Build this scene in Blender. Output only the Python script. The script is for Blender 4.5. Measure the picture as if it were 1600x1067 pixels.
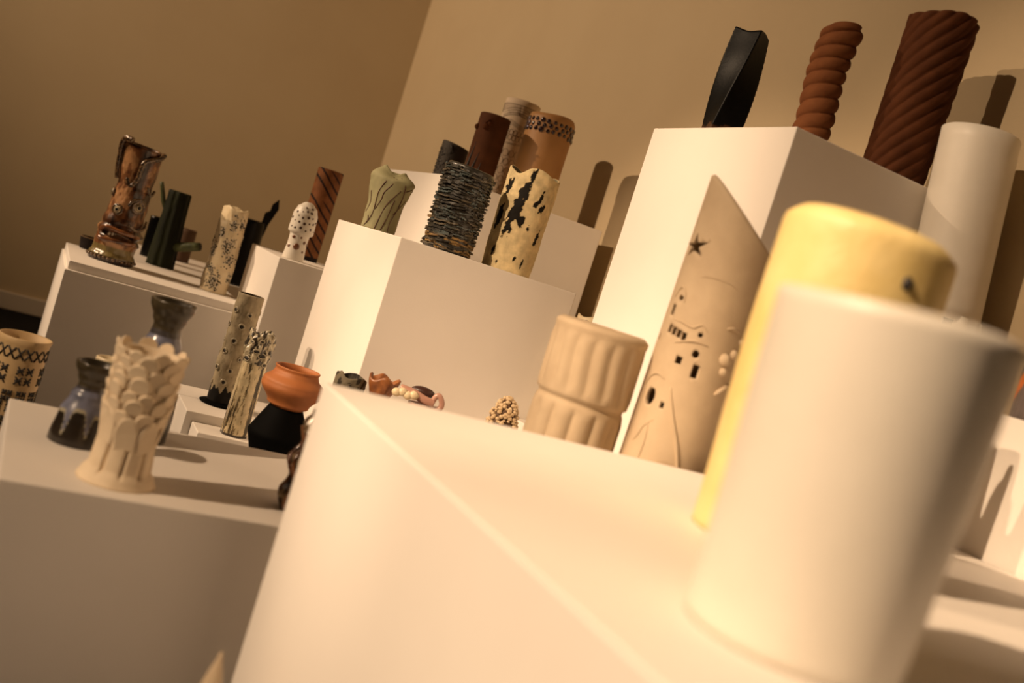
import bpy, bmesh, math, random
from mathutils import Vector, Matrix, noise
random.seed(7)
S = bpy.context.scene
for o in list(bpy.data.objects): bpy.data.objects.remove(o)
COL = S.collection
PI = math.pi
sin, cos = math.sin, math.cos

# ------------------------------------------------------------------ camera
EYE = 0.93
ROLL, PITCH, YAW, FPX = 0.3082035, -0.0555099, 0.4658278, 1567.26
fw = Vector((sin(YAW)*cos(PITCH), cos(YAW)*cos(PITCH), sin(PITCH)))
rt = Vector((cos(YAW), -sin(YAW), 0)); up = rt.cross(fw)
RR = rt*cos(ROLL) + up*sin(ROLL); UU = -rt*sin(ROLL) + up*cos(ROLL)
cd = bpy.data.cameras.new('camera'); cam = bpy.data.objects.new('camera', cd); COL.objects.link(cam)
M = Matrix.Identity(4)
for i in range(3): M[i][0] = RR[i]; M[i][1] = UU[i]; M[i][2] = -fw[i]
M[2][3] = EYE
cam.matrix_world = M
cd.sensor_width = 36; cd.lens = FPX/1600*36; cd.clip_start = 0.02
cd.dof.use_dof = True; cd.dof.focus_distance = 2.5; cd.dof.aperture_fstop = 2.4
S.camera = cam

# ------------------------------------------------------------------ world, lights, exposure
w = bpy.data.worlds.new('world'); S.world = w; w.use_nodes = True
w.node_tree.nodes['Background'].inputs[0].default_value = (1, .7, .42, 1)
w.node_tree.nodes['Background'].inputs[1].default_value = 0.02
WARM = (1.0, 0.705, 0.45)
def spot(name, loc, aim, watt, size, blend, radius=.03):
    l = bpy.data.lights.new(name, 'SPOT'); o = bpy.data.objects.new(name, l); COL.objects.link(o)
    o.location = loc; d = Vector(aim)-Vector(loc)
    o.rotation_euler = d.to_track_quat('-Z', 'Y').to_euler()
    l.energy = watt; l.color = WARM; l.spot_size = math.radians(size); l.spot_blend = blend; l.shadow_soft_size = radius
    return o
spot('track_spot_light', (-3.4, 0.4, 3.15), (1.22, 2.3, .95), 870, 18.8, .8)
spot('track_spot_light', (-3.4, 4.3, 3.15), (1.74, 4.2, 1.45), 680, 70, .8)
spot('track_spot_light', (-2.2, 1.5, 3.2), (1.6, 1.2, 1.05), 390, 29, .8)
spot('track_spot_light', (-2.2, 0.5, 3.2), (.80, .74, .75), 900, 25, .8)
spot('track_spot_light', (-3.4, 0.85, 3.15), (.50, 1.75, .47), 680, 22, .8)
spot('track_spot_light', (-3.4, 3.6, 3.15), (.5, 2.95, .45), 440, 24, .8)
S.view_settings.view_transform = 'Standard'; S.view_settings.look = 'None'
S.view_settings.exposure = 0.0; S.view_settings.gamma = 1.0; S.view_settings.use_curve_mapping = False

# ------------------------------------------------------------------ materials
MATS = {}
def mat(name, col, rough=.55, col2=None, scale=20, detail=4, bump=0., bscale=60, coat=0., attr=False, stretch=None, spec=.5):
    if name in MATS: return MATS[name]
    m = bpy.data.materials.new(name); m.use_nodes = True; N = m.node_tree.nodes; L = m.node_tree.links
    b = N['Principled BSDF']; b.inputs['Roughness'].default_value = rough
    b.inputs['Coat Weight'].default_value = coat; b.inputs['Coat Roughness'].default_value = .08
    b.inputs['Specular IOR Level'].default_value = spec
    tc = N.new('ShaderNodeTexCoord'); mp = N.new('ShaderNodeMapping'); L.new(tc.outputs['Object'], mp.inputs[0])
    if stretch: mp.inputs['Scale'].default_value = stretch
    if attr:
        a = N.new('ShaderNodeAttribute'); a.attribute_name = 'Col'
        n = N.new('ShaderNodeTexNoise'); n.inputs['Scale'].default_value = scale; n.inputs['Detail'].default_value = detail
        L.new(mp.outputs[0], n.inputs['Vector'])
        mr = N.new('ShaderNodeMapRange'); mr.inputs[1].default_value = .3; mr.inputs[2].default_value = .7
        mr.inputs[3].default_value = .72; mr.inputs[4].default_value = 1.15; L.new(n.outputs[0], mr.inputs[0])
        mx = N.new('ShaderNodeVectorMath'); mx.operation = 'SCALE'
        L.new(a.outputs['Color'], mx.inputs[0]); L.new(mr.outputs[0], mx.inputs['Scale'])
        L.new(mx.outputs[0], b.inputs['Base Color'])
    elif col2:
        n = N.new('ShaderNodeTexNoise'); n.inputs['Scale'].default_value = scale; n.inputs['Detail'].default_value = detail
        L.new(mp.outputs[0], n.inputs['Vector'])
        r = N.new('ShaderNodeValToRGB'); r.color_ramp.elements[0].position = .35; r.color_ramp.elements[1].position = .65
        r.color_ramp.elements[0].color = (*col, 1); r.color_ramp.elements[1].color = (*col2, 1)
        L.new(n.outputs[0], r.inputs[0]); L.new(r.outputs[0], b.inputs['Base Color'])
    else: b.inputs['Base Color'].default_value = (*col, 1)
    if bump:
        n2 = N.new('ShaderNodeTexNoise'); n2.inputs['Scale'].default_value = bscale; n2.inputs['Detail'].default_value = 6
        L.new(mp.outputs[0], n2.inputs['Vector'])
        bp = N.new('ShaderNodeBump'); bp.inputs['Strength'].default_value = bump; bp.inputs['Distance'].default_value = .004
        L.new(n2.outputs[0], bp.inputs['Height']); L.new(bp.outputs[0], b.inputs['Normal'])
    MATS[name] = m; return m

WHITE = mat('plinth_white_paint', (.84, .79, .73), .6, (.82, .77, .71), 6, 3, .05, 250)
WALL = mat('wall_paint', (.56, .445, .28), .85, (.54, .425, .265), 3, 4, .12, 300)
FLOORM = mat('dark_floor', (.005, .0045, .004), .9, (.008, .007, .006), 9, 4, spec=.1)
CEIL = mat('ceiling_paint', (.27, .205, .135), .9)
WALLD = mat('wall_paint_umber', (.22, .165, .10), .9)
BASEM = mat('baseboard_paint', (.60, .52, .42), .6)

# ------------------------------------------------------------------ helpers
def link(name, me, m, parent=None):
    o = bpy.data.objects.new(name, me); COL.objects.link(o)
    if m: 
        if not me.materials: me.materials.append(m)
    if parent: o.parent = parent
    return o
def tag(o, label, cat, group=None):
    o['label'] = label; o['category'] = cat
    if group: o['group'] = group
    return o
def mesh(name, verts, faces, smooth=True, cols=None):
    me = bpy.data.meshes.new(name); me.from_pydata([tuple(v) for v in verts], [], faces)
    if smooth: me.polygons.foreach_set('use_smooth', [True]*len(me.polygons))
    if cols:
        a = me.color_attributes.new('Col', 'FLOAT_COLOR', 'POINT')
        flat = []
        for c in cols: flat += [c[0], c[1], c[2], 1.0]
        a.data.foreach_set('color', flat)
    me.update(); return me
def nz(x, y, z=0.): return noise.noise(Vector((x, y, z)))
def cyl_noise(a, z, s, seed=0): return noise.noise(Vector((cos(a)*s, sin(a)*s, z+seed*7.3)))
def fbm(a, z, s, zs, seed=0, o=4):
    return noise.fractal(Vector((cos(a)*s+seed*3.1, sin(a)*s, z*zs+seed*5.7)), 1., 2., o)
def pol(r, a, z): return Vector((r*sin(a), -r*cos(a), z))     # a = 0 faces the viewer, + to the right
def sst(e0, e1, x):
    t = min(1, max(0, (x-e0)/(e1-e0))); return t*t*(3-2*t)
def interp(pts, v):
    for (v0, r0), (v1, r1) in zip(pts, pts[1:]):
        if v <= v1:
            t = 0 if v1 == v0 else (v-v0)/(v1-v0); t = max(0, t); t = t*t*(3-2*t) if abs(r1-r0) > 0 else t
            return r0+(r1-r0)*t
    return pts[-1][1]
def vessel(P, n=64, m=32, wall=.006, col=None, incol=None, lip=True):
    """closed thick-walled pot: outer skin P(a, v), rim, inner wall, floor."""
    V = []; F = []; C = [] if col else None
    def ring(pts, cc):
        i0 = len(V); V.extend(pts)
        if C is not None: C.extend(cc)
        return i0
    rings = []
    As = [-PI+2*PI*i/n for i in range(n)]
    for j in range(m+1):
        v = j/m
        rings.append(ring([P(a, v) for a in As], [col(a, v) for a in As] if col else None))
    def inner(v, k, dz=0):
        pts = [P(a, v) for a in As]; c = sum(pts, Vector())/n
        out = []
        for p in pts:
            d = Vector((p.x-c.x, p.y-c.y, 0)); l = d.length
            out.append(Vector((c.x, c.y, p.z))+d*max(0.15, (l-wall*k)/l)+Vector((0, 0, dz)))
        return out
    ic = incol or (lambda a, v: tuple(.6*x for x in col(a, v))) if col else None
    rings.append(ring(inner(1., .5, wall*.35), [col(a, 1.) for a in As] if col else None))
    for j in range(7):
        v = 1-j*.14; v = max(v, .1)
        rings.append(ring(inner(v, 1.), [ic(a, v) for a in As] if col else None))
    for r0, r1 in zip(rings, rings[1:]):
        for i in range(n):
            k = (i+1) % n; F.append((r0+i, r0+k, r1+k, r1+i))
    F.append(tuple(reversed([rings[-1]+i for i in range(n)][::-1])))
    F.append(tuple([rings[0]+i for i in range(n)][::-1]))
    return V, F, C
def tube_mesh(pts, rad, n=7, caps=True, radf=None):
    V = []; F = []
    k = len(pts); prev = None
    for i, p in enumerate(pts):
        p = Vector(p); t = (Vector(pts[min(i+1, k-1)])-Vector(pts[max(i-1, 0)])).normalized()
        ref = prev if prev is not None else (Vector((0, 0, 1)) if abs(t.z) < .9 else Vector((1, 0, 0)))
        x = (ref - t*ref.dot(t)).normalized(); y = t.cross(x); prev = x
        r = rad*(radf(i/(k-1)) if radf else 1)
        for q in range(n):
            th = 2*PI*q/n; V.append(p + x*(r*cos(th)) + y*(r*sin(th)))
    for i in range(k-1):
        for q in range(n):
            a = i*n+q; b = i*n+(q+1) % n; F.append((a, b, b+n, a+n))
    if caps: F.append(tuple(range(n))[::-1]); F.append(tuple(range((k-1)*n, k*n)))
    return V, F
def join(parts):
    V = []; F = []
    for v, f in parts:
        o = len(V); V += v; F += [tuple(i+o for i in q) for q in f]
    return V, F
def smooth_pts(pts, k=6):
    out = []; P = [Vector(p) for p in pts]
    for i in range(len(P)-1):
        p0 = P[max(i-1, 0)]; p1 = P[i]; p2 = P[i+1]; p3 = P[min(i+2, len(P)-1)]
        for s in range(k):
            t = s/k
            out.append(.5*((2*p1)+(p2-p0)*t+(2*p0-5*p1+4*p2-p3)*t*t+(3*p1-p0-3*p2+p3)*t**3))
    out.append(P[-1]); return out
def ball(c, rx, ry=None, rz=None, n=10, m=6, rot=None):
    ry = ry or rx; rz = rz or rx; V = []; F = []
    for j in range(m+1):
        th = PI*j/m
        for i in range(n):
            ph = 2*PI*i/n; p = Vector((rx*sin(th)*cos(ph), ry*sin(th)*sin(ph), -rz*cos(th)))
            if rot: p = rot @ p
            V.append(Vector(c)+p)
    for j in range(m):
        for i in range(n):
            F.append((j*n+i, j*n+(i+1) % n, (j+1)*n+(i+1) % n, (j+1)*n+i))
    return V, F
def face_rot(nrm, up=Vector((0, 0, 1))):
    """matrix whose local -Y looks along nrm."""
    nrm = nrm.normalized(); y = -nrm; x = y.cross(up).normalized(); z = x.cross(y)
    return Matrix((x, y, z)).transposed()
def thing(name, x, y, z, label, cat, group=None, turn=0.):
    o = bpy.data.objects.new(name, None); COL.objects.link(o); o.empty_display_size = .05
    o.location = (x, y, z); o.rotation_euler = (0, 0, math.atan2(-x, y)+turn)
    return tag(o, label, cat, group)
def part(name, vf, m, parent, smooth=True, stuff=False, label=None, cols=None):
    o = link(name, mesh(name, vf[0], vf[1], smooth, cols), m, parent)
    if stuff: o['kind'] = 'stuff'
    if label: o['label'] = label
    return o
def body(name, parent, m, P, n=64, mm=32, wall=.006, col=None, incol=None):
    V, F, C = vessel(P, n, mm, wall, col, incol)
    return part(name, (V, F), m, parent, cols=C)
def box(name, x0, x1, y0, y1, z0, z1, m, bevel=.0025, parent=None, at=None):
    """box mesh; its origin stands at the centre of its base."""
    bm = bmesh.new(); bmesh.ops.create_cube(bm, size=1)
    cx, cy = (x0+x1)/2, (y0+y1)/2
    if at is None: at = (cx, cy, z0)
    for v in bm.verts:
        v.co = Vector((v.co.x*(x1-x0)+cx-at[0], v.co.y*(y1-y0)+cy-at[1], (v.co.z+.5)*(z1-z0)+z0-at[2]))
    if bevel: bmesh.ops.bevel(bm, geom=bm.edges[:], offset=bevel, segments=2, profile=.5, affect='EDGES')
    me = bpy.data.meshes.new(name); bm.to_mesh(me); bm.free()
    o = link(name, me, m, parent); 
    if parent is None: o.location = at
    return o

# ------------------------------------------------------------------ room shell
def struct(o): o['kind'] = 'structure'; return o
XL, XR, YF, YB, ZC = -4.4, 1.74, -3.2, 5.81, 3.5
struct(box('floor', XL-.1, XR+.1, YF-.1, YB+.1, -.1, 0, FLOORM, 0))
struct(box('ceiling', XL-.1, XR+.1, YF-.1, YB+.1, ZC, ZC+.1, CEIL, 0))
struct(box('wall_right', XR, XR+.1, YF-.1, YB+.1, 0, ZC, WALL, 0))
struct(box('wall_back', XL-.1, XR, YB, YB+.1, 0, ZC, WALL, 0))
struct(box('wall_left', XL-.1, XL, YF-.1, YB, 0, ZC, WALLD, 0))
struct(box('wall_front', XL, XR, YF-.1, YF, 0, ZC, WALLD, 0))
struct(box('baseboard_back', XL, XR-.02, YB-.018, YB, 0, .09, BASEM, .004))
struct(box('baseboard_right', XR-.018, XR, YF, YB-.02, 0, .09, BASEM, .004))

# ------------------------------------------------------------------ plinths
def plinth(x0, x1, y0, y1, z, label):
    return tag(box('plinth', x0, x1, y0, y1, 0, z, WHITE), label, 'plinth', 'white display plinths')
plinth(.395, 1.49, .28, 1.28, .73, 'wide bright white plinth carrying the big white and pale yellow cylinders')
plinth(.056, .655, 1.449, 1.91, .473, 'low white plinth under the scalloped clay vase and the drip-glazed blue vases')
plinth(.787, 1.293, 2.297, 2.874, .954, 'white plinth under the flaky dark vase and cream vase with black gouges')
plinth(1.065, 1.654, 2.9, 3.46, 1.182, 'tall white plinth under the line-drawn cylinder and studded orange cylinder')
plinth(1.216, 1.70, 1.547, 2.05, 1.376, 'tallest white plinth carrying the three twisted vases')
t = thing('plinth', .42, 3.55, 0, 'white plinth with an inset top slab under the face vase', 'plinth', 'white display plinths'); t.rotation_euler = (0, 0, 0)
box('plinth_body', .142, .69, 3.25, 3.845, 0, .568, WHITE, .0025, t, (.42, 3.55, 0))
box('top_slab', .149, .69, 3.268, 3.835, .566, .594, WHITE, .002, t, (.42, 3.55, 0))
plinth(.33, 1.04, 3.85, 4.7, .594, 'white plinth under the black vase with a pointed fin, behind the face vase')
plinth(.698, 1.05, 3.059, 3.514, .79, 'white plinth under the dotted white vase and striped brown cylinder')
plinth(.40, .78, 2.82, 2.97, .361, 'low white plinth at the back of three steps, behind the cratered vase')
plinth(.486, .78, 2.634, 2.818, .361, 'low white plinth under the black disc foot of the cratered vase')
plinth(.506, .78, 2.52, 2.632, .337, 'lowest white step under the streaked cream and black vase')
plinth(.53, .662, 2.03, 2.24, .385, 'narrow low white plinth under the black angular pot')
plinth(.80, 1.19, 1.34, 1.80, .63, 'white plinth under the fluted drum pot and the pointed village vase')
plinth(.668, 1.20, 1.93, 2.27, .48, 'low white plinth under small coral, shell and pink ceramics')
plinth(1.22, 1.42, 2.14, 2.32-.03, .60, 'small white plinth under the pale stamped ceramic, beside the tallest plinth')
plinth(-.05, .17, 2.08, 2.30, .25, 'low white plinth under the cross-stitched cream vase')
plinth(1.5, 1.72, .62, 1.19, .97, 'white plinth with cast shadows under the grey vase with orange marks')
plinth(1.53, 1.725, 1.35, 1.54, 1.087, 'slim white plinth under the leaning white footed cylinder')
plinth(.18, .385, 1.0, 1.22, .2, 'very low white plinth under the pale pointed cone')

# ------------------------------------------------------------------ clay and glaze materials
CLAY = mat('pale_clay', (.84, .70, .51), .7, (.76, .62, .44), 30, 4, .15, 180)
CLAY_S = mat('sand_clay', (.58, .455, .305), .75, (.52, .40, .265), 22, 4, .12, 200)
CREAM = mat('cream_glaze', (.80, .68, .46), .4, (.74, .60, .38), 25, 4, .1, 120)
PORC = mat('white_porcelain', (.80, .75, .66), .45, (.77, .72, .63), 18, 3, .04, 150)
YELL = mat('pale_yellow_glaze', (.80, .64, .30), .5, (.72, .55, .22), 16, 5, .2, 110)
BLACK = mat('black_glaze', (.0025, .0025, .0025), .3, spec=.25)
BLACKM = mat('matt_black_clay', (.002, .002, .002), .7, spec=.05)
INK = mat('dark_ink', (.02, .015, .012), .6)
TERRA = mat('terracotta', (.42, .15, .045), .6, (.36, .12, .035), 18, 4, .1, 140)
BROWN = mat('dark_brown_clay', (.095, .032, .012), .85, (.070, .023, .009), 25, 4, .2, 140, spec=.12)
BROWN2 = mat('red_brown_clay', (.19, .070, .026), .85, (.15, .053, .02), 25, 4, .2, 140, spec=.12)
BROWN3 = mat('umber_clay', (.10, .036, .014), .8, (.075, .027, .011), 25, 4, .2, 140, spec=.15)
GREEND = mat('dark_green_bark', (.022, .026, .009), .7, (.007, .008, .005), 26, 5, .4, 60, stretch=(1, 1, .15), spec=.2)
GREENB = mat('green_branch', (.12, .14, .05), .55, (.045, .055, .02), 30, 4, .3, 90)
GREEN = mat('sage_clay', (.30, .28, .15), .75, (.25, .235, .125), 16, 4, .15, 120)
VEIN = mat('brown_vein', (.07, .022, .012), .6)
ATT = mat('painted_glaze', (1, 1, 1), .3, attr=True, scale=55, detail=5, bump=.08, bscale=140, coat=.3)
ATTM = mat('painted_matt', (1, 1, 1), .65, spec=.15, attr=True, scale=45, detail=5, bump=.1, bscale=160)
WETBR = mat('wet_brown_glaze', (.26, .10, .035), .18, (.05, .018, .010), 22, 5, .15, 90, coat=.6)
TENT = mat('dark_tentacle_glaze', (.20, .12, .06), .2, (.010, .006, .005), 150, 3, .3, 260, coat=.6)
BEADB = mat('black_bead', (.008, .008, .008), .2); BEADW = mat('white_bead', (.72, .64, .5), .25)
STUD = mat('garnet_stud', (.02, .006, .008), .08, coat=1.)

# ------------------------------------------------------------------ vases on the low near plinth
Z = .473
# scalloped clay vase
x, y = .213, 1.535
t = thing('scalloped_vase', x, y, Z, 'unglazed pale clay vase covered in overlapping round scales', 'vase')
prof = [(0, .057), (.05, .053), (.12, .045), (.4, .041), (.7, .044), (1, .0455)]
grooves = [(-1.35, .03), (-.55, .045), (.12, .05), (.75, .06), (1.3, .04), (2.3, .05), (-2.3, .05)]
def P(a, v):
    r = interp(prof, v)+.0012*cyl_noise(a, v*4, 1.6)
    for g, wd in grooves:
        d = abs((a-g-.12*(v-.2)+PI) % (2*PI)-PI)
        k = sst(.06, .11, v)*(1-sst(.36, .46, v))
        r -= .009*k*math.exp(-(d/(wd*.8))**2)
    return pol(r, a, v*.198)
body('vase_body', t, CLAY, P, 150, 60, .007)
def petal_mesh(wd, ht, th):
    V = []; F = []; n = 14
    out = []
    for i in range(n+1):
        q = PI*i/n; out.append((wd*cos(q), ht*.45+ht*.55*sin(q)))
    out.append((-wd*.85, 0)); out.append((wd*.85, 0))
    rows = [(1., 0), (1., -th*.5), (.86, -th)]
    for s, yy in rows:
        for (px, pz) in out:
            qx = px*s; qz = ht*.4+(pz-ht*.4)*s
            V.append(Vector((qx, yy-.0045*sin(max(0, qz)/ht*PI/2)+11*qx*qx, qz)))
    k = len(out)
    for r in range(2):
        for i in range(k): F.append((r*k+i, r*k+(i+1) % k, (r+1)*k+(i+1) % k, (r+1)*k+i))
    F.append(tuple(range(2*k, 3*k))); F.append(tuple(range(k))[::-1])
    return mesh('petal', V, F, False)
pm = [petal_mesh(.0142, .025, .0040), petal_mesh(.0132, .023, .0040), petal_mesh(.0168, .052, .0024)]
rows = [(.078, 2, 8), (.094, 0, 9), (.110, 0, 9), (.126, 1, 10), (.142, 0, 9), (.158, 0, 10), (.173, 0, 9), (.186, 1, 10)]
for j, (pz, kind, n) in enumerate(rows):
    for i in range(n):
        a = 2*PI*(i+.5*(j % 2))/n+random.uniform(-.1, .1)
        o = bpy.data.objects.new('petal', pm[kind]); COL.objects.link(o); o.parent = t
        if not pm[kind].materials: pm[kind].materials.append(CLAY)
        r = interp(prof, pz/.198)-.0005
        o.location = pol(r, a, pz+random.uniform(-.004, .004)-(.02 if kind == 2 else 0))
        o.rotation_euler = (random.uniform(-.04, .05) + (.05 if pz > .17 else 0), random.uniform(-.12, .12), a)
        s = random.uniform(.9, 1.1); o.scale = (s, 1, s)

# drip-glazed blue vases
def blue_vase(x, y, h, rb, label, seed, nk=.74):
    t = thing('drip_glazed_vase', x, y, Z, label, 'vase', 'blue drip-glazed vases')
    pr = [(0, rb), (.04, rb*1.0), (.35, rb*.88), (nk-.14, rb*.64), (nk-.05, rb*.50), (nk, rb*.47), (nk+(1-nk)*.3, rb*.56), (nk+(1-nk)*.85, rb*.74), (1, rb*.76)]
    def P(a, v): return pol(interp(pr, v)*(1+.02*cyl_noise(a, v*3, 1.2, seed)), a, v*h)
    def drip(a): return .43+.03*sin(3*a+seed)-(.24+.06*sin(2*a+seed))*max(0, cos(3.5*(a+seed*.31)))**10-(.24+.06*sin(2*a+seed))*max(0, -cos(3.5*(a+seed*.31)))**10
    def col(a, v):
        d = drip(a)
        if v < d-.035: return (.020, .014, .009)
        if v < d+.008: return (.36, .33, .24)
        if v < nk-.06:
            k = .5+.5*fbm(a, v, 2.5, 6, seed)
            return (.11+.11*k, .12+.11*k, .17+.15*k)
        if v < nk-.02: return (.06, .055, .06)
        return (.055, .043, .024)
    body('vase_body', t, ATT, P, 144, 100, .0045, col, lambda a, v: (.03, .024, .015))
    return t
blue_vase(.161, 1.705, .132, .0435, 'squat blue vase with pale glaze drips and flared dark mouth', 2)
blue_vase(.264, 1.824, .246, .052, 'taller blue and black glazed vase behind the scalloped clay vase', 5, .82)
# small pale cup between them
t = thing('pale_cup', .193, 1.884, Z, 'plain pale cup half hidden between the two blue vases', 'cup')
body('cup_body', t, CREAM, lambda a, v: pol(.016+.006*v+.001*cyl_noise(a, v*2, 1), a, v*.112), 48, 12, .004)
# encrusted vase at the right end of the low plinth
t = thing('encrusted_vase', .50, 1.55, Z, 'mottled brown and cream vase with trailing coils beside the wide plinth', 'vase')
def P(a, v): return pol(.033*(1-.25*v)+.006*fbm(a, v, 2.2, 5, 3)+.004*sin(v*19+a), a, v*.165)
def col(a, v):
    k = fbm(a, v, 3.5, 9, 9)
    return (.30, .22, .13) if k > .12 else ((.10, .055, .028) if k > -.2 else (.035, .02, .014))
body('vase_body', t, ATT, P, 90, 60, .005, col)
for s in range(5):
    a0 = -2+s*.8; pts = [P(a0+.6*sin(q*5+s), q)+pol(.002, a0, 0) for q in [i/10*.8+.02 for i in range(11)]]
    part('coil', tube_mesh(smooth_pts(pts, 3), .0035, 6), WETBR, t)

# ------------------------------------------------------------------ the face vase plinth
Z = .594
x, y = .28, 3.56
t = thing('face_vase', x, y, Z, 'tall glossy brown grotesque face vase with bulging eyes and tentacles', 'vase')
Hh = .40
tp = [(0, .070), (.05, .072), (.09, .064), (.17, .066), (.21, .058), (.26, .070), (.3, .062), (.34, .066), (.42, .060), (.6, .056), (.66, .054), (.8, .061), (1, .067)]
def P(a, v):
    r = interp(tp, v)+.005*fbm(a, v, 1.6, 4, 2)*(1-.6*sst(.6, .7, v))
    r += .006*math.exp(-((v-.27+.02*sin(a*1.5))/.018)**2)+.007*math.exp(-((v-.2+.03*sin(a+1))/.02)**2)
    mouth = math.exp(-((v-.235)/.02)**2)*math.exp(-(a/.7)**2); r -= .014*mouth
    h = v*Hh
    if v > .95: h -= .012*sst(.95, 1, v)*(.5+.5*sin(a+.9))
    return pol(r, a, h)+Vector((.012*sin(v*3), 0, 0))*v
def col(a, v):
    k = fbm(a, v, 1.8, 5, 4)
    if v < .05: return (.03, .016, .012)
    if v < .13: return (.20, .15, .055) if k > -.1 else (.12, .08, .03)
    b = (.38, .20, .09) if k > .2 else ((.19, .08, .032) if k > -.05 else ((.10, .04, .017) if k > -.3 else (.03, .013, .008)))
    if abs(v-.235) < .018 and abs(a) < .9: return (.012, .008, .006)
    if abs(v-.34) < .04: b = tuple(q*.6 for q in b)
    return b
body('vase_body', t, ATT, P, 120, 110, .007, col)
def eye(a, v, r):
    p = P(a, v); nrm = Vector((sin(a), -cos(a), 0)); rot = face_rot(nrm)
    e = part('eye', ball((0, 0, 0), r, r*.8, r, 14, 10), mat('eye_white', (.62, .52, .36), .12, coat=.6), t); e.matrix_local = Matrix.Translation(p+nrm*r*.25) @ rot.to_4x4()
    part('pupil', ball((0, -r*.68, 0), r*.42, r*.2, r*.42, 12, 6), BLACK, e)
    part('iris_ring', tube_mesh([Vector((r*.62*cos(q*PI/10), -r*.60, r*.62*sin(q*PI/10))) for q in range(21)], r*.10, 5), mat('iris', (.12, .08, .03), .3), e)
    part('eyelid', tube_mesh([Vector((r*1.15*cos(q*PI/12), -r*.15, r*1.1*sin(q*PI/12))) for q in range(25)], r*.34, 7), TENT, e)
eye(-.42, .44, .0135); eye(.50, .50, .0165); eye(-1.35, .57, .010)
part('brow', tube_mesh(smooth_pts([P(.02, .49)+pol(.004, 0, 0), P(.15, .535)+pol(.006, .15, 0), P(.5, .56)+pol(.006, .5, 0), P(.85, .53)+pol(.004, .85, 0), P(1.0, .47)], 5), .0055, 8), TENT, t)
part('upper_lip', tube_mesh(smooth_pts([P(-.95, .25), P(-.6, .285)+pol(.004, -.6, 0), P(0, .275)+pol(.006, 0, 0), P(.5, .265)+pol(.004, .5, 0), P(1., .255)], 6), .0065, 8), WETBR, t)
part('lower_lip', tube_mesh(smooth_pts([P(-1.2, .215), P(-.7, .185)+pol(.006, -.7, 0), P(0, .19)+pol(.010, 0, 0), P(.7, .19)+pol(.006, .7, 0), P(1.2, .2)], 6), .007, 8), WETBR, t)
for i in range(3):
    part('tooth', ball(P(-.45+.16*i, .235)+pol(.006, -.4, 0), .0045, .004, .007, 8, 6), mat('tooth', (.6, .52, .4), .15), t)
def tentacle(name, av, r, off=.009):
    pts = smooth_pts([P(a, min(v, 1.))+pol(off, a, max(0, v-1)*Hh) for a, v in av], 6)
    return part(name, tube_mesh(pts, r, 9, radf=lambda s: 1-.35*s), TENT, t)
tentacle('tentacle', [(1.1, 1.0), (.85, .93), (.45, .90), (.15, .86), (.08, .78), (.05, .72), (-.12, .66), (-.35, .665), (-.45, .71)], .0092)
tentacle('tentacle', [(-.5, 1.03), (-.85, 1.03), (-1.1, .96), (-1.2, .86), (-1.25, .76), (-1.2, .68)], .0095)
tentacle('tentacle', [(1.5, .66), (1.2, .62), (.9, .635), (.7, .68)], .005)
tentacle('tentacle', [(.3, .34), (.7, .31), (1.1, .335), (1.4, .40)], .006)
for i in range(16):
    a = -1.5+i*.2; part('base_bead', ball(P(a, .035)+pol(.002, a, 0), .0065, .006, .006, 8, 6), TENT, t)

# tree-trunk vase with cut branches
t = thing('tree_trunk_vase', .475, 3.91, Z, 'dark green tree-trunk vase with two cut branches', 'vase')
def P(a, v): return pol(.050*(1-.22*v)+.0022*sin(a*9+v*2)+.0015*fbm(a, v, 3, 6, 1), a, v*.282)
body('trunk', t, GREEND, P, 90, 30, .008)
br = part('branch', tube_mesh([(.03, -.02, .085), (.065, -.035, .096), (.100, -.045, .108), (.118, -.048, .114)], .0185, 12, radf=lambda s: 1-.15*s), GREENB, t)
part('cut_end', tube_mesh([(.1175, -.0478, .1138), (.1205, -.0488, .1147)], .0135, 12), INK, br)
part('branch', tube_mesh([(-.025, .0, .195), (-.05, .0, .235), (-.068, .0, .285), (-.074, .0, .30)], .0095, 10, radf=lambda s: 1-.3*s), GREENB, t)
# dark notched cylinder, behind
t = thing('notched_cylinder', .452, 4.18, Z, 'small dark notched cylinder behind the tree-trunk vase', 'vase')
def P(a, v): return pol(.027, a, v*.16-(.022 if (v > .8 and sin(a*3+.6) > .55) else 0))
body('cylinder_body', t, BLACK, P, 60, 16, .005)
t = thing('brown_cylinder', .605, 4.40, Z, 'plain dull brown cylinder behind the tree-trunk vase branch', 'vase')
body('cylinder_body', t, mat('dull_brown', (.10, .05, .022), .7, (.085, .042, .018), 20), lambda a, v: pol(.037, a, v*.138), 48, 10, .006)
t = thing('dark_cup', .226, 3.80-.01, Z, 'dark shallow cup with a pale rim behind the face vase', 'cup')
body('cup_body', t, ATTM, lambda a, v: pol(.036+.006*v, a, v*.042), 48, 12, .004, lambda a, v: (.16, .10, .05) if v > .93 else (.02, .014, .012))

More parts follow.
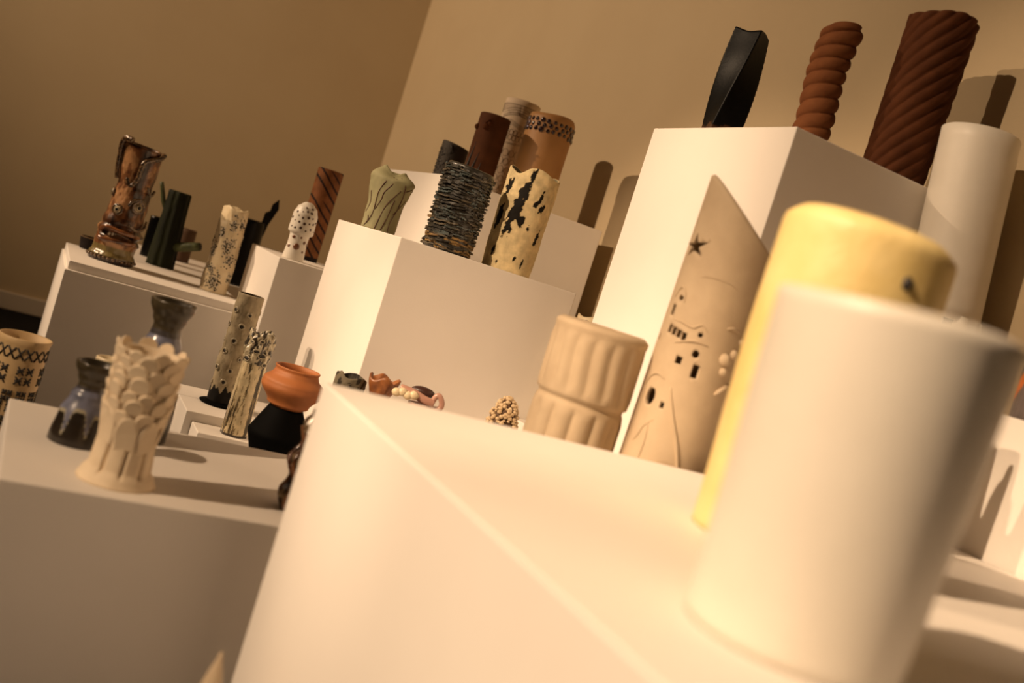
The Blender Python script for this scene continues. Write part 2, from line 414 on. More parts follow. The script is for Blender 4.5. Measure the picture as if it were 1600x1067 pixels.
# mosaic vase
t = thing('mosaic_vase', .615, 3.50, Z, 'slender cream vase studded with clusters of black and white beads', 'vase')
Hm = .296
def P(a, v):
    r = .046*(1-.08*v)+.006*fbm(a, v, 1.3, 4.5, 6)
    if v > .8: r += .003*sin(a*2)
    return pol(r, a, v*Hm-.005*sst(.9, 1, v)*(1+sin(3*a+1.2)))
body('vase_body', t, CREAM, P, 80, 50, .006)
bb, bw = [], []
cl = [(.1, .80, .32, .09), (.75, .83, .3, .07), (.15, .55, .42, .10), (.45, .40, .4, .08), (-.95, .45, .25, .10), (-.2, .12, .5, .11), (-.7, .26, .35, .05), (-.6, .68, .3, .06), (.9, .20, .2, .07), (2.2, .6, .6, .15), (3, .3, .5, .12), (-2, .6, .5, .12)]
for ca, cv, wa, wv in cl:
    for i in range(int(3300*wa*wv)):
        a = ca+random.gauss(0, wa*.55); v = cv+random.gauss(0, wv*.5)
        if not .02 < v < .985: continue
        p = P(a, v); rr = random.uniform(.0017, .0029)
        (bb if random.random() < .56 else bw).append(ball(p, rr, rr, rr, 6, 4))
part('black_beads', join(bb), BEADB, t, stuff=True); part('white_beads', join(bw), BEADW, t, stuff=True)

# black vase with pointed fin
t = thing('black_finned_vase', .775, 4.02, Z, 'glossy black vase with a pointed fin rising from its rim', 'vase')
body('vase_body', t, BLACK, lambda a, v: pol(.058*(1-.12*v)+.004*(1-sst(0, .06, v)), a, v*.262), 64, 20, .006)
fin = [(.030, .215), (.054, .215), (.060, .262), (.082, .332), (.074, .372), (.054, .345), (.052, .318), (.036, .305)]
V = [Vector((px, -.006, pz)) for px, pz in fin]+[Vector((px, .008, pz)) for px, pz in fin]; k = len(fin)
F = [tuple(range(k)), tuple(range(k, 2*k))[::-1]]+[(i, i+k, (i+1) % k+k, (i+1) % k) for i in range(k)]
part('fin', (V, F), BLACK, t, False)
part('foot_rim', tube_mesh([pol(.060, q*PI/16, .004) for q in range(33)], .004, 6), BLACK, t)

# ------------------------------------------------------------------ dotted vase and striped cylinder
Z = .79
t = thing('dotted_vase', .762, 3.165, Z, 'white mushroom-shaped vase with brown dots and round cabochons', 'vase')
dp = [(0, .0335), (.03, .0335), (.3, .030), (.44, .0305), (.47, .039), (.5, .040), (.78, .0385), (.90, .032), (.97, .020), (1, .012)]
def P(a, v): return pol(interp(dp, v), a, v*.186)
body('vase_body', t, PORC, P, 64, 60, .004)
DOT = mat('brown_dot', (.06, .025, .012), .5); CAB = mat('brown_cabochon', (.17, .065, .025), .3, coat=.4)
def disc_on(a, v, r, m, name, th=.0012):
    p = P(a, v); p1 = P(a, min(1, v+.01)); p0 = P(a, max(0, v-.01)); tv = (p1-p0).normalized(); ta = Vector((cos(a), sin(a), 0))
    nrm = ta.cross(tv).normalized()
    return part(name, ball((0, 0, 0), r, th, r, 12, 6), m, t), p, nrm
for a, v, r in [(-.1, .36, 1.5), (-.65, .30, 1.), (.15, .14, 0), (.5, .25, 0)]: pass
dots = [(-.9, .55), (-.55, .54), (-.1, .56), (.35, .53), (.75, .57), (-.75, .66), (-.35, .65), (.1, .64), (.5, .66), (.9, .67), (-.55, .75), (-.15, .73), (.3, .755), (.7, .76), (-.8, .81), (-.3, .83), (.1, .85), (.5, .84), (-.1, .91), (.55, .91), (1.2, .55), (1.2, .7), (-1.2, .7), (2, .6), (2.6, .7), (-2, .6), (-2.6, .72), (3.1, .6)]
for i, (a, v) in enumerate(dots):
    o, p, nrm = disc_on(a, v, .0026+.0022*((i*7) % 5)/4, DOT, 'dot'); o.matrix_local = Matrix.Translation(p) @ face_rot(nrm).to_4x4()
for a, v, r in [(-.55, .385, .0060), (.25, .40, .0036), (-.85, .22, .0060), (.0, .235, .0105), (.75, .33, .0055), (.8, .17, .004), (1.4, .3, .006), (2.6, .25, .008), (-1.9, .3, .006)]:
    o, p, nrm = disc_on(a, v, r, CAB, 'cabochon', r*.45); o.matrix_local = Matrix.Translation(p) @ face_rot(nrm).to_4x4()
t = thing('striped_cylinder', .868, 3.44, Z, 'tall red-brown cylinder with black spiral stripes behind the dotted vase', 'vase')
def col(a, v):
    s = (v*9+a*.42*1.9+.25*sin(a*2)) % 1.; band = (v*3.+a*.27) % 1
    return (.012, .007, .006) if (s < .27 and band > .2) or v < .05 else (.20, .075, .026)
body('cylinder_body', t, ATTM, lambda a, v: pol(.0425*(1+.05*v), a, v*.318), 140, 160, .005, col)

# ------------------------------------------------------------------ vases on the middle plinth
Z = .954
t = thing('veined_green_vase', .84, 2.66, Z, 'squat sage green vase with pinched top and raised brown veins', 'vase')
def P(a, v):
    r = .047+.013*sst(.05, .75, v)+.004*fbm(a, v, 1, 2, 8)+.004*cos(2*a+.4)*v-.004*math.exp(-((v-.42)/.2)**2)
    r *= 1-.42*sst(.80, 1, v)**2
    r += .013*math.exp(-((v-.88)/.09)**2)*math.exp(-((a-1.0)/.55)**2)+.008*math.exp(-((v-.92)/.08)**2)*math.exp(-((a+1.1)/.45)**2)
    z = v*.166+sst(.82, 1, v)*(.010*math.exp(-((a+1.0)/.45)**2)-.010*math.exp(-((a-.1)/.5)**2)+.004*math.exp(-((a-1.1)/.5)**2))
    return pol(r, a, z)
body('vase_body', t, GREEN, P, 80, 44, .007)
for av in [[(-.9, .02), (-.75, .12), (-.8, .2)], [(-.8, .06), (-.55, .25), (-.5, .45), (-.45, .62), (-.25, .80), (.05, .95)], [(-.45, .33), (-.25, .5), (-.2, .62), (.05, .78), (.2, .92)],
           [(-.2, .02), (-.1, .2), (.05, .42), (.3, .6), (.5, .72)], [(.15, .02), (.28, .2), (.35, .38), (.38, .55)], [(.62, .02), (.6, .2), (.8, .4), (.75, .62), (.62, .82), (.5, .95)],
           [(.65, .32), (.95, .48), (1.2, .6)], [(.8, .74), (1.1, .8), (1.4, .9)], [(-1.1, .25), (-.9, .42), (-.95, .6)], [(2.4, .05), (2.2, .4), (2.6, .9)], [(-2.2, .05), (-2.5, .4), (-2, .9)], [(1.8, .1), (1.9, .5), (1.6, .8)]]:
    pts = smooth_pts([P(a, v) for a, v in av], 5); part('vein', tube_mesh(pts, .0014, 6), VEIN, t)

t = thing('flaky_layered_vase', .942, 2.385, Z, 'dark blue-grey and ochre vase built of flaky stacked layers', 'vase')
Hl = .222; rl = .062
FLK = [mat('flake_dark', (.045, .040, .030), .35, (.020, .018, .015), 60, coat=.3), mat('flake_blue', (.10, .125, .125), .25, (.05, .055, .05), 60, coat=.3), mat('flake_tan', (.12, .098, .065), .4, (.07, .055, .035), 60), mat('flake_ochre', (.28, .17, .055), .45, (.16, .09, .03), 60)]
body('vase_core', t, FLK[0], lambda a, v: pol(rl-.001+.002*fbm(a, v, 2, 8, 1), a, v*Hl-.008*sst(.9, 1, v)*(.5+.5*sin(a+.5))), 72, 30, .008)
groups = [[], [], [], []]
NL = 27
for j in range(NL):
    zc = .007+j*(Hl-.010)/NL; a = random.random()*6; end = a+2*PI
    while a < end:
        da = random.uniform(.22, .75); ex = random.uniform(.001, .0085)
        if zc < .035: k = random.choice([3, 3, 2, 0])
        else: k = random.choices([0, 1, 2, 3], [5, 3.2, 1.5, .05])[0]
        V = []; n = 6; th = random.uniform(.0035, .0075); tilt = random.uniform(-.006, .006)
        for i in range(n+1):
            aa = a+da*i/n; e = rl+ex*(1 if 0 < i < n else .35)+random.uniform(-.0016, .0016); zz = max(.0045, zc+tilt*i/n+random.uniform(-.0012, .0012))
            zz -= .010*sst(.86, 1, zz/Hl)*(.5+.5*sin(aa+.5))
            V += [pol(rl-.004, aa, zz-th/2), pol(e, aa, zz-th*.35), pol(e, aa, zz+th*.3), pol(rl-.004, aa, zz+th/2)]
        F = []
        for i in range(n):
            for q in range(4): F.append((i*4+q, i*4+(q+1) % 4, (i+1)*4+(q+1) % 4, (i+1)*4+q)[::-1])
        F += [(0, 1, 2, 3), (n*4+3, n*4+2, n*4+1, n*4)]
        groups[k].append((V, F)); a += da*.82
for k, g in enumerate(groups): part('clay_flakes', join(g), FLK[k], t, False, True)

t = thing('gouged_cream_vase', 1.121, 2.395, Z, 'creamy yellow vase with black gouged streaks and wavy rim', 'vase')
Hc = .264
def P(a, v):
    r = .066*(1+.05*sin(v*2.4))+.0022*fbm(a, v, 1.4, 3, 5)
    z = v*Hc+sst(.88, 1, v)*(.007*cos(3*a-.3)-.012*math.exp(-((a+.62)/.3)**2))
    return pol(r, a, z)
GG = [(-.95, .80, .16, .075, .9), (-1.0, .48, .16, .12, 1.1), (-.30, .60, .19, .22, 1.5), (-.08, .88, .10, .13, 1.3), (.0, .50, .13, .05, .9), (.62, .66, .13, .06, .9), (.50, .78, .07, .09, .7), (.38, .70, .1, .04, .7), (.35, .46, .08, .03, .7), (-.75, .17, .06, .05, .8), (.2, .14, .05, .025, .8), (.55, .10, .05, .05, .7), (-.45, .06, .05, .02, .8), (.9, .4, .1, .08, .8), (2, .6, .2, .2, 1), (-2.2, .5, .2, .2, 1), (3, .4, .2, .15, 1)]
def col(a, v):
    for ga, gv, wa, wv, k in GG:
        da = a-ga-(v-gv)*.55; dv = v-gv
        q = (da/wa)**2+(dv/wv)**2
        if q < 3:
            n = fbm(a, v, 6, 16, 3, 5)*.9+fbm(a, v, 2.5, 7, 8)*.5
            if q+n*1.5 < .95*k: return (.010, .008, .006)
            if q+n*1.5 < 1.03*k: return (.30, .20, .08)
    return (.74, .60, .34)
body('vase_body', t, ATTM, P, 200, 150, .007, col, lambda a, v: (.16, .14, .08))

# ------------------------------------------------------------------ vases on the tall plinth behind
Z = 1.182
t = thing('pitted_grey_vase', 1.18, 3.185, Z, 'dark grey cylinder with a field of small round pits', 'vase')
PITS = mat('pitted_grey', (.05, .04, .03), .7, (.042, .034, .026), 20, 4, .3, 90)
def P(a, v): return pol(.046, a, v*.126-.006*sst(.9, 1, v)*sin(a))
body('vase_body', t, PITS, P, 60, 24, .005)
pp = []
for i in range(150):
    a = random.uniform(-2.0, -.2); v = random.uniform(.03, .86)
    p = P(a, v); rr = random.uniform(.0012, .0028); pp.append(ball(p, rr, rr, rr*1.1, 6, 4))
part('pits', join(pp), INK, t, stuff=True)
part('slash', tube_mesh([P(-.35, .95)+pol(.001, 0, 0), P(-.2, .86)+pol(.002, 0, 0), P(-.02, .8)+pol(.001, 0, 0)], .004, 6), INK, t)

t = thing('brown_knobbed_cylinder', 1.236, 3.06, Z, 'dark red-brown cylinder with black slashes and knobs near its rim', 'vase')
def P(a, v): return pol(.051, a, v*.244)
body('cylinder_body', t, BROWN3, P, 64, 20, .006)
for a, v, r in [(-1.2, .80, .010), (-.45, .82, .011), (-.25, .87, .008)]: part('knob', ball(P(a, v), r, r*.8, r, 12, 8), BROWN, t)
part('horn', tube_mesh(smooth_pts([P(-.5, .86)+pol(.003, -.5, 0), P(-.3, .92)+pol(.005, -.3, 0), P(-.1, .93)+pol(.006, -.1, 0)], 4), .0045, 7, radf=lambda s: 1-.6*s), BROWN, t)
for a0, a1, v0, v1 in [(-.75, -.35, .0, .47), (-1.05, -.8, .1, .60), (-.2, -.05, .0, .35)]:
    pts = [P(a0+(a1-a0)*q, v0+(v1-v0)*q) for q in [i/8 for i in range(9)]]
    part('black_slash', tube_mesh(pts, .0085, 8, radf=lambda s: max(.1, 1-s)), INK, t)

# line-drawn cylinder
t = thing('line_drawn_cylinder', 1.40, 3.258, Z, 'tall pale cylinder incised with fine dark ornamental lines', 'vase')
Hs = .356
def P(a, v): return pol(.0625, a, v*Hs)
body('cylinder_body', t, mat('bisque_pink', (.68, .54, .39), .75, (.64, .505, .36), 20, 4, .06, 200), P, 72, 24, .006)
lines = []
def ln(av, r=.0006): lines.append(tube_mesh([pol(.0626, a, v*Hs) for a, v in av], r, 4))
ln([(-PI+i*PI/20, .945) for i in range(41)], .0008)
for i in range(60):
    a = -PI+i*PI/30
    if i % 15: ln([(a, .94), (a+.05, .865+.02*sin(i))])
for k in range(0, 7, 2): ln([(-1.1+i*.1, .80+.012*k+.045*sin((i*.1)*1.5)) for i in range(25)])
for i in range(24): ln([(-1.0+i*.09, .80+.045*sin(i*.09*1.5)), (-1.02+i*.09, .83+.045*sin(i*.09*1.5))])
for k in range(4): ln([(-.95+i*.1, .735+.012*k+.02*sin(i*.35)) for i in range(22)])
for row in range(2):
    for i in range(9):
        a0 = -.85+i*.22; v0 = .625+.05*row
        ln([(a0+.10*cos(q*PI/8), v0+.027*sin(q*PI/8)) for q in range(17)])
ln([(-1.0+i*.1, .655+.004*sin(i*.5)) for i in range(24)])
for k in range(2): ln([(-1.05+i*.1, .572+.012*k-.01*sin(i*.2)) for i in range(24)])
for i in range(18):
    for j in range(6):
        a0 = -PI+(i+.5*(j % 2))*PI/9; v0 = .05+j*.085; rr = random.uniform(.75, 1.05)
        ln([(a0+.19*rr*cos(q*PI/3+.3), v0+.042*rr*sin(q*PI/3+.3)) for q in range(7)])
part('incised_lines', join(lines), mat('brown_line', (.07, .036, .02), .8), t, stuff=True)

t = thing('studded_orange_cylinder', 1.42, 3.03, Z, 'smooth orange-tan cylinder with a band of dark round studs', 'vase')
Ho = .306
def P(a, v):
    return pol(.0785-.006*sst(.94, 1, v)**2+.0008*cyl_noise(a, v*3, 1), a, v*Ho+.004*sst(.9, 1, v)*sin(a*2))
body('cylinder_body', t, mat('orange_tan_clay', (.42, .215, .075), .55, (.38, .19, .065), 15, 3, .06, 150), P, 90, 30, .007)
base = ball((0, 0, 0), 1, .55, 1, 12, 8); sm = mesh('stud', base[0], base[1]); sm.materials.append(STUD)
for row, (v, off, rr) in enumerate([(.915, 0, .0080), (.868, .5, .0080), (.815, .15, .0088)]):
    for i in range(23):
        a = -PI+(i+off)*2*PI/23+random.uniform(-.03, .03)
        o = bpy.data.objects.new('stud', sm); COL.objects.link(o); o.parent = t
        r = rr*random.uniform(.75, 1.15); o.location = P(a, v+random.uniform(-.006, .006)); o.rotation_euler = (0, 0, a); o.scale = (r, r, r)

# ------------------------------------------------------------------ twisted vases on the tallest plinth
Z = 1.376
t = thing('black_twisted_vase', 1.345, 1.975, Z, 'black square-sectioned vase with a sharp twist', 'vase')
def P(a, v):
    tw = 1.05*v+.15; b = a-tw; k = 4
    q = ((b+PI/k) % (2*PI/k))-PI/k
    r = .0385*(cos(PI/k)/cos(q))**1.15*1.32*(1-.10*v)+.003*sin(v*3)
    return pol(r, a, v*.272+.005*sst(.94, 1, v)*cos(2*b))
body('vase_body', t, mat('black_satin_paint', (1, 1, 1), .42, attr=True, scale=55, detail=5, bump=.1, bscale=120, spec=.14), P, 120, 60, .005, lambda a, v: (.06, .03, .015) if v < .16+.02*sin(a*5) else (.003, .0035, .0035))
def twist(x, y, z, h, r, lobes, turns, depth, label, m, wob=0., pw=.6):
    t = thing('rope_twist_vase', x, y, z, label, 'vase', 'brown rope-twist vases')
    def P(a, v):
        ph = lobes*a/2-turns*v
        s = abs(sin(ph))**pw
        return pol(r*(1-depth+depth*s)*(1+.05*cos(v*PI*2)*0)*(1+.06*v)-.006*sst(.93, 1, v)**2*0, a, v*h+.006*sst(.9, 1, v)*sin(a*2))+Vector((wob*sin(v*4), 0, 0))
    body('vase_body', t, m, P, 160, 130, .007)
    return t
t = thing('rope_twist_vase', 1.398, 1.735, Z, 'slender brown vase of stacked rope-like coils', 'vase', 'brown rope-twist vases')
def P(a, v):
    ph = v*9.6*PI-a*1.0+.3*sin(v*9)
    s = abs(sin(ph))**.55
    return pol(.0395*(.84+.18*s)*(1+.10*v)*(1-.18*sst(.95, 1, v)), a, v*.286+.005*sin(a)*sst(.85, 1, v))+Vector((.004*sin(v*7), 0, 0))
body('vase_body', t, BROWN2, P, 120, 170, .006)
twist(1.56, 1.63, Z, .350, .068, 13, 30., .085, 'stout dark brown vase with steep rope-like spiral ridges', BROWN, pw=.7)

# ------------------------------------------------------------------ big cylinders on the wide plinth
Z = .73
t = thing('pale_yellow_cylinder', .839, .878, Z, 'thick pale yellow cylinder with a small dark hole near its rim', 'vase')
def P(a, v):
    r = .091+.009*sst(0, .7, v)+.0015*fbm(a, v, 1, 2, 2)-.010*sst(.965, 1, v)**2
    return pol(r, a, v*.378+.006*sst(.85, 1, v)*cos(a+1.2))
body('cylinder_body', t, YELL, P, 100, 50, .012)
part('hole', ball(P(.52, .86), .0065, .004, .0075, 14, 8), INK, t)
t = thing('white_porcelain_cylinder', .589, .56, Z, 'large smooth white cylinder standing before the pale yellow one', 'vase')
body('cylinder_body', t, PORC, lambda a, v: pol(.084+.008*v+.0008*cyl_noise(a, v*1.5, .8), a, v*.262+.002*sst(.85, 1, v)*sin(2*a)), 110, 30, .008)
t = thing('shadow_casting_vase', 1.28, 1.12, Z, 'unseen notched white vase added behind the large white cylinder to cast a shadow', 'vase'); t.rotation_euler = (0, 0, 0)  # unseen vase added for the notched shadow it throws on the right plinth
def P(a, v):
    p = pol(.062, a, v*.285); p.z -= sst(.35, 1, v)*.12*math.exp(-((p.y+.034)/.015)**4); return p
body('vase_body', t, PORC, P, 160, 40, .006)
# leaning white cylinder on leaf-shaped feet
Z = 1.0875
t = thing('leaf_footed_white_cylinder', 1.63, 1.447, Z, 'leaning white cylinder raised on pale leaf-shaped feet', 'vase')
LEAN = -.10
def P(a, v): return pol(.076, a, .036+v*.371)+Vector((LEAN*(.036+v*.371), 0, 0))
body('cylinder_body', t, PORC, P, 72, 16, .006)
part('inner_foot', tube_mesh([(0, 0, .0005), (0, 0, .02), (-.004, 0, .04)], .05, 24), BLACKM, t)
for i in range(9):
    a = -PI+i*2*PI/9+.2
    part('leaf_foot', tube_mesh([pol(.066, a, .004), pol(.066, a, .014), pol(.066, a, .028), pol(.066, a, .044)], .014, 9, radf=lambda s: .25+.75*sin(PI*min(1, .25+.75*(1-s)))), PORC, t)

# ------------------------------------------------------------------ drum pot and village vase
Z = .63
t = thing('fluted_drum_pot', .914, 1.495, Z, 'buff clay drum pot with finger-pressed flutes above and below a waist', 'vase')
Hd = .272
def P(a, v):
    r = .081
    if v > .53:
        k = sst(.53, .62, v)*(1-sst(.88, .96, v)); r += .0042*k*(abs(sin(a*8+.35*sin(v*9)))**1.3-.5)+.001
    else:
        k = 1-sst(.42, .50, v); r += -.002+.007*k*(abs(sin(a*6.5+.3))**.7-.6)
    r -= .0035*math.exp(-((v-.515)/.02)**2)
    r += .0012*sst(.94, .97, v)-.004*sst(.985, 1, v)
    return pol(r, a, v*Hd)
body('pot_body', t, CLAY_S, P, 200, 70, .012)

t = thing('village_vase', 1.052, 1.40, Z, 'tall pale clay vase cut to a point, pierced with star and windows', 'vase')
R0 = .0725
def hv(a): return .580-.118*(math.sqrt(((1+sin(a+.08))/2)**2+.004)-.04)
def P(a, v): return pol(R0*(1+.05*(1-v)), a, v*hv(a))
V, F, C = vessel(P, 120, 60, .006)
vm = mesh('vase_body', V, F)
vb = link('vase_body', vm, CLAY_S, t)
def prism(pts2, a, z, depth=.03):
    """cutter: outline in the (side, up) plane, pushed through the wall at angle a, height z."""
    V = []; k = len(pts2)
    for dd in (-depth/2, depth/2):
        for px, pz in pts2:
            q = pol(R0+dd, a, z); V.append(q+Vector((cos(a), sin(a), 0))*px+Vector((0, 0, pz)))
    F = [tuple(range(k)), tuple(range(k, 2*k))[::-1]]+[(i, i+k, (i+1) % k+k, (i+1) % k) for i in range(k)]
    return V, F
def circ(r, ry=None, n=12): return [(r*cos(2*PI*i/n), (ry or r)*sin(2*PI*i/n)) for i in range(n)]
def rect(wx, wz): return [(-wx, -wz), (wx, -wz), (wx, wz), (-wx, wz)]
star = []
for i in range(10):
    rr = .0215 if i % 2 == 0 else .0080; q = PI/2+i*PI/5+.15; star.append((rr*1.5*cos(q), rr*1.0*sin(q)))
cut = [prism(star, -.98, .452), prism(circ(.0058, .0050), -.85, .362), prism(rect(.0048, .0090), -1.0, .340)]
for i in range(4): cut.append(prism(rect(.0042, .0065), -.88+.15*i, .308-.002*i))
cut += [prism(rect(.003, .005), -1.25, .290), prism(circ(.0042), -.08, .312), prism(circ(.006, .0065), -.05, .280), prism(rect(.0058, .0062), -.38, .262), prism(rect(.0052, .011), .05, .252), prism(circ(.0105, .0155), -.80, .190), prism(rect(.0038, .0048), -.42, .182)]
cv, cf = join(cut); cme = mesh('cutter', cv, cf, False); bmx = bmesh.new(); bmx.from_mesh(cme); bmesh.ops.recalc_face_normals(bmx, faces=bmx.faces); bmx.to_mesh(cme); bmx.free()
bmx = bmesh.new(); bmx.from_mesh(vm); bmesh.ops.recalc_face_normals(bmx, faces=bmx.faces); bmx.to_mesh(vm); bmx.free()
co = bpy.data.objects.new('cutter', cme); COL.objects.link(co); co.parent = t
bo = vb.modifiers.new('holes', 'BOOLEAN'); bo.object = co; bo.operation = 'DIFFERENCE'; bo.solver = 'EXACT'; bo.use_self = False
bpy.context.view_layer.update()
dg = bpy.context.evaluated_depsgraph_get(); nm = bpy.data.meshes.new_from_object(vb.evaluated_get(dg))
if len(nm.polygons) > 2000: vb.modifiers.clear(); vb.data = nm; nm.name = 'vase_body'
bpy.data.objects.remove(co)
def on(a, z, o=.0): return pol(R0*(1+.05*(1-z/hv(a)))+o, a, z)
def ridge(az, r, name='clay_line'):
    return part(name, tube_mesh(smooth_pts([on(a, z, r*.2) for a, z in az], 5), r, 7, radf=lambda s: .35+.65*sin(PI*max(.02, min(.98, s)))), CLAY_S, t)
ridge([(-1.1, .362), (-.98, .378), (-.87, .380), (-.75, .370), (-.70, .356)], .0022)
ridge([(-.75, .395), (-.4, .406), (-.1, .408), (.2, .406), (.4, .40)], .0010)
ridge([(-.9, .324), (-.6, .324), (-.3, .32), (-.12, .328), (.05, .32)], .0018)
ridge([(-.6, .288), (-.35, .296), (-.1, .300), (.15, .298)], .0025)
ridge([(-1.15, .205), (-1.0, .222), (-.8, .230), (-.55, .225)], .0022)
ridge([(-.35, .215), (-.1, .17), (.15, .13), (.35, .09), (.45, .06)], .0040)
ridge([(-.5, .155), (-.7, .14), (-.8, .12), (-.9, .11)], .0015)
ridge([(-.6, .15), (-.55, .11), (-.6, .07)], .0015)
ridge([(.45, .335), (.6, .338), (.85, .335)], .003); ridge([(.65, .225), (.8, .235), (1.0, .247)], .005)
for a, z, r in [(.62, .285, .011), (.82, .298, .008), (.95, .322, .007), (.68, .265, .008)]:
    part('clay_boss', ball(on(a, z), r, r*.7, r, 12, 8), CLAY_S, t)
for i in range(7): ridge([(-.10+i*.06, .10-.002*abs(i-3)), (-.16+i*.065, .07), (-.2+i*.07, .03)], .0016, 'grass_blade')

# ------------------------------------------------------------------ steps: cratered vase, streaked vase
Z = .361
t = thing('cratered_vase', .595, 2.80, Z, 'speckled beige cylinder dotted with little craters on a black disc foot', 'vase')
Ht = .318
def P(a, v): return pol(.036+.004*math.exp(-((v-.38)/.06)**2)*(1 if a < 0 else .2)+.0012*fbm(a, v, 2, 6, 2), a, v*Ht)
def col(a, v):
    if v < .15+.02*sin(a*7)+.015*sin(a*13): return (.008, .007, .006)
    k = fbm(a, v, 5, 14, 7)
    return (.36, .30, .20) if k > -.35 else (.27, .22, .14)
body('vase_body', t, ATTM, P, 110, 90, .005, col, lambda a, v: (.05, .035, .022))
prf = [(0, .052), (.6, .056), (1, .04)]
part('foot_disc', (lambda q: (q[0], q[1]))(vessel(lambda a, v: pol(interp(prf, v), a, v*.008), 48, 6, .03)), BLACKM, t)
CR = mat('crater_rim', (.42, .36, .25), .3, (.30, .25, .16), 60, coat=.4)
for i in range(30):
    a = -2.6+(i % 5)*1.15+.35*(i//5)+random.uniform(-.15, .15); v = .2+(i//5)*.13+random.uniform(-.03, .03); p = P(a, v); nrm = Vector((sin(a), -cos(a), 0)); rr = random.uniform(.0052, .0075)
    o = part('crater', tube_mesh([Vector((rr*cos(q*PI/6), 0, rr*sin(q*PI/6))) for q in range(13)], .0024, 6), CR, t); o.matrix_local = Matrix.Translation(p) @ face_rot(nrm).to_4x4()
    part('crater_pit', ball((0, 0, 0), rr*.7, .0012, rr*.7, 8, 4), INK, o)
Z = .337
t = thing('streaked_cream_vase', .605, 2.575, Z, 'cream vase with black vertical streaks and a pierced knobbly head', 'vase')
Hk = .276
def P(a, v): return pol(.034*(1-.12*v)+.003*sst(.7, .76, v)+.0035*sst(.7, .8, v)*fbm(a, v, 3, 12, 3)*2+.0015*sin(a*6)*(1-sst(.65, .72, v)), a, v*Hk+.006*sst(.9, 1, v)*sin(a*3))
def col(a, v):
    k = fbm(a, v, 3.2, 2.2, 6)+.35*fbm(a, v, 9, 14, 2)
    if v < .02: return (.03, .02, .014)
    if v > .7:
        k = fbm(a, v, 4, 16, 9); return (.50, .43, .29) if k > -.08 else (.05, .04, .028)
    return (.60, .50, .31) if k > -.02 else ((.22, .16, .08) if k > -.22 else (.05, .04, .025))
body('vase_body', t, ATT, P, 120, 110, .005, col)
for a, v, r in [(-.75, .745, .008), (.35, .80, .0085), (-.1, .83, .007), (.8, .72, .006), (.1, .93, .005), (-.6, .91, .004), (.7, .93, .004), (1.9, .8, .008), (-2, .8, .008), (3, .8, .008)]:
    p = P(a, v); nrm = Vector((sin(a), -cos(a), 0))
    o = part('opening', ball((0, 0, 0), r*1.2, .0025, r*.7, 12, 6), INK, t); o.matrix_local = Matrix.Translation(p) @ face_rot(nrm).to_4x4()
    part('opening_rim', tube_mesh([Vector((r*1.25*cos(q*PI/8), -.001, r*.75*sin(q*PI/8))) for q in range(17)], .0018, 5), CR, o)

# black pot and terracotta pot on it
Z = .385
t = thing('black_angular_pot', .596, 2.135, Z, 'matt black angular pot with a sharp shoulder', 'pot')
bp_ = [(0, .042), (.5, .066), (.55, .0675), (1, .038)]
def lin(p, v):
    for (v0, r0), (v1, r1) in zip(p, p[1:]):
        if v <= v1: return r0+(r1-r0)*(v-v0)/(v1-v0)
    return p[-1][1]
body('pot_body', t, BLACKM, lambda a, v: pol(lin(bp_, v), a, v*.135), 28, 20, .005)
t = thing('terracotta_pot', .5965, 2.135, Z+.137, 'round orange terracotta pot sitting on the black pot', 'pot')
tpz = [(0, .036), (.08, .046), (.5, .0685), (.62, .067), (.85, .050), (.92, .0475), (1, .050)]
body('pot_body', t, TERRA, lambda a, v: pol(interp(tpz, v), a, v*.088), 80, 40, .004)

# ------------------------------------------------------------------ cross-stitched vase
Z = .25
t = thing('cross_stitched_vase', .063, 2.185, Z, 'cream vase with black cross-stitch motifs and a band of crosses', 'vase')
Hx = .285
def P(a, v): return pol(.047*(1-.06*(1-v))+.003*sst(.97, 1, v), a, v*Hx)
body('vase_body', t, mat('cream_clay', (.60, .43, .23), .55, (.55, .39, .20), 18, 3, .05, 150), P, 64, 24, .004)
def strokes(sts, name):
    return part(name, join([tube_mesh([pol(.0476*(1-.06*(1-z/Hx))-.0004, a+(b-a)*q/3, z+(zz-z)*q/3) for q in range(4)], .0019, 5) for a, z, b, zz in sts]), INK, t)
n = 17
for i in range(n):
    a = -PI+2*PI*i/n; strokes([(a, .246, a+.31, .268), (a, .268, a+.31, .246)], 'cross')
def motif(a, z, s):
    st = []
    for dx in (-1, 1):
        for dz in (-1, 1):
            cx, cz = a+dx*.11*s, z+dz*.0058*s
            st += [(cx-.08*s, cz-.0045*s, cx+.08*s, cz+.0045*s), (cx-.08*s, cz+.0045*s, cx+.08*s, cz-.0045*s), (cx-.08*s, cz, cx+.08*s, cz)]
    strokes(st, 'stitch_motif')
for i in range(6): motif(-PI+2*PI*i/6+.35, .214, 1.75)
for i in range(11):
    motif(-PI+2*PI*i/11+.15, .172, 1.02); motif(-PI+2*PI*(i+.5)/11+.15, .150, 1.02); motif(-PI+2*PI*i/11+.15, .120, 1.02); motif(-PI+2*PI*(i+.5)/11+.15, .085, 1.02)

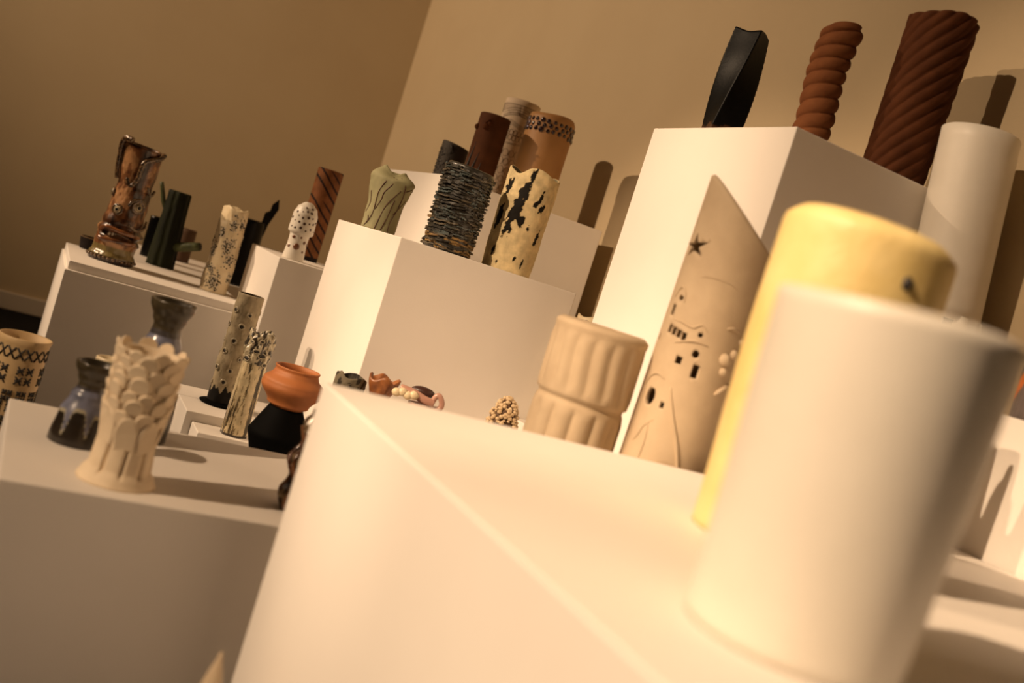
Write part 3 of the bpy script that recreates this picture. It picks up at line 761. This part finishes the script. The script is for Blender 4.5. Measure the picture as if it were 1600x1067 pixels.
# ------------------------------------------------------------------ small ceramics behind the wide plinth
Z = .48
t = thing('mossy_grey_pot', .735, 2.185, Z, 'small mottled grey pot with an uneven rim peeping over the wide plinth', 'pot')
def P(a, v): return pol(.036+.003*fbm(a, v, 1.5, 3, 4), a, v*.135+.0035*sst(.85, 1, v)*(sin(a*3-.8)+2.4*math.exp(-((a+.75)/.3)**2)))
body('pot_body', t, ATTM, P, 70, 40, .005, lambda a, v: (.15, .13, .09) if fbm(a, v, 3, 9, 5) > -.05 else (.03, .025, .018))
t = thing('shell_ceramic', .801, 2.157, Z, 'rust brown shell-shaped ceramic with folded rim', 'sculpture')
def P(a, v):
    r = .016+.020*sst(.55, 1, v)+.003*sin(a*5)*sst(.6, 1, v)+.002*fbm(a, v, 2, 4, 1)
    return pol(r, a, v*.152+.006*sst(.7, 1, v)*sin(a*4+1))
body('shell_body', t, mat('rust_glaze', (.34, .13, .04), .4, (.18, .06, .02), 40, 4, .3, 90), P, 80, 40, .006)
t = thing('pink_folded_ceramic', .862, 2.06, Z, 'pink folded ceramic with a looped end and pale blossoms', 'sculpture')
PINK = mat('pink_glaze', (.55, .32, .24), .35, (.45, .24, .18), 40, 4, .15, 90, coat=.3)
body('sculpture_body', t, PINK, lambda a, v: pol(.034*(1-.3*v)+.003*fbm(a, v, 2, 4, 6), a, v*.13), 60, 24, .005)
part('folded_arm', tube_mesh(smooth_pts([(-.05, 0, .152), (-.02, -.005, .150), (.01, -.005, .142), (.03, -.002, .140)], 5), .010, 10), PINK, t)
part('loop', tube_mesh(smooth_pts([(.024, 0, .132), (.030, 0, .155), (.038, 0, .160), (.048, 0, .146), (.046, 0, .132), (.03, 0, .128), (.024, 0, .132)], 5), .0065, 9), PINK, t)
for i in range(4): part('blossom', ball((-.056+.013*i, -.016, .143+.004*(i % 2)), .011, .009, .010, 10, 7), CREAM, t)
part('dark_lobe', ball((.0, .012, .157), .028, .016, .012, 12, 8), mat('dark_plum', (.05, .02, .014), .4), t)
t = thing('coral_ceramic', 1.059, 2.03, Z, 'cream coral-like cluster sculpture speckled with brown gaps', 'sculpture')
part('core', ball((0, 0, .098), .036, .032, .098, 16, 14), mat('coral_core', (.09, .045, .02), .7), t)
cb = []
for i in range(620):
    th = math.acos(random.uniform(-.9, 1)); ph = random.uniform(-PI, PI); c = Vector((.037*sin(th)*cos(ph), .034*sin(th)*sin(ph), .098+.1*cos(th)))
    if c.z < .01: continue
    rr = random.uniform(.003, .0065); cb.append(ball(c, rr, rr, rr*.8, 7, 5))
part('coral_buds', join(cb), mat('coral_cream', (.62, .47, .29), .5, (.5, .36, .2), 60), t, stuff=True)
Z = .60
t = thing('stamped_pale_ceramic', 1.318, 2.24, Z, 'small pale ceramic with a stamped brown ring beside the tallest plinth', 'vase')
def P(a, v): return pol(.03, a, v*.305+.003*sin(a*3)*sst(.9, 1, v))
body('vase_body', t, CREAM, P, 48, 12, .005)
for k in range(2): part('stamped_ring', tube_mesh([P(-.1, .955)+pol(.0003, -.1, 0)+Vector((.0045*(k+1)*.7*cos(q*PI/8), 0, .0045*(k+1)*.7*sin(q*PI/8))) for q in range(17)], .0008, 5), mat('brown_stamp', (.16, .08, .04), .6), t)

# grey vase with orange marks
Z = .97
t = thing('scored_grey_vase', 1.60, 1.175-.03, Z, 'grey scored vase with bright orange glaze marks by the right wall', 'vase')
def col(a, v):
    if abs(v-.55-.35*sin(a*1.3+.9)) < .10: return (.62, .16, .02)
    return (.16, .13, .12) if sin(a*60) > 0 else (.11, .09, .085)
body('vase_body', t, ATTM, lambda a, v: pol(.05+.006*v+.0006*sin(a*60), a, v*.20), 240, 40, .005, col)

# pale cone in front of the low plinth
Z = .20
t = thing('pale_cone', .318, 1.098, Z, 'pale pointed ceramic cone standing low beside the wide plinth', 'sculpture')
body('cone_body', t, CLAY_S, lambda a, v: pol(max(.0015, .052*(1-v)**.85)*(1+.03*sin(a*3)), a, v*.226), 48, 30, .0008)
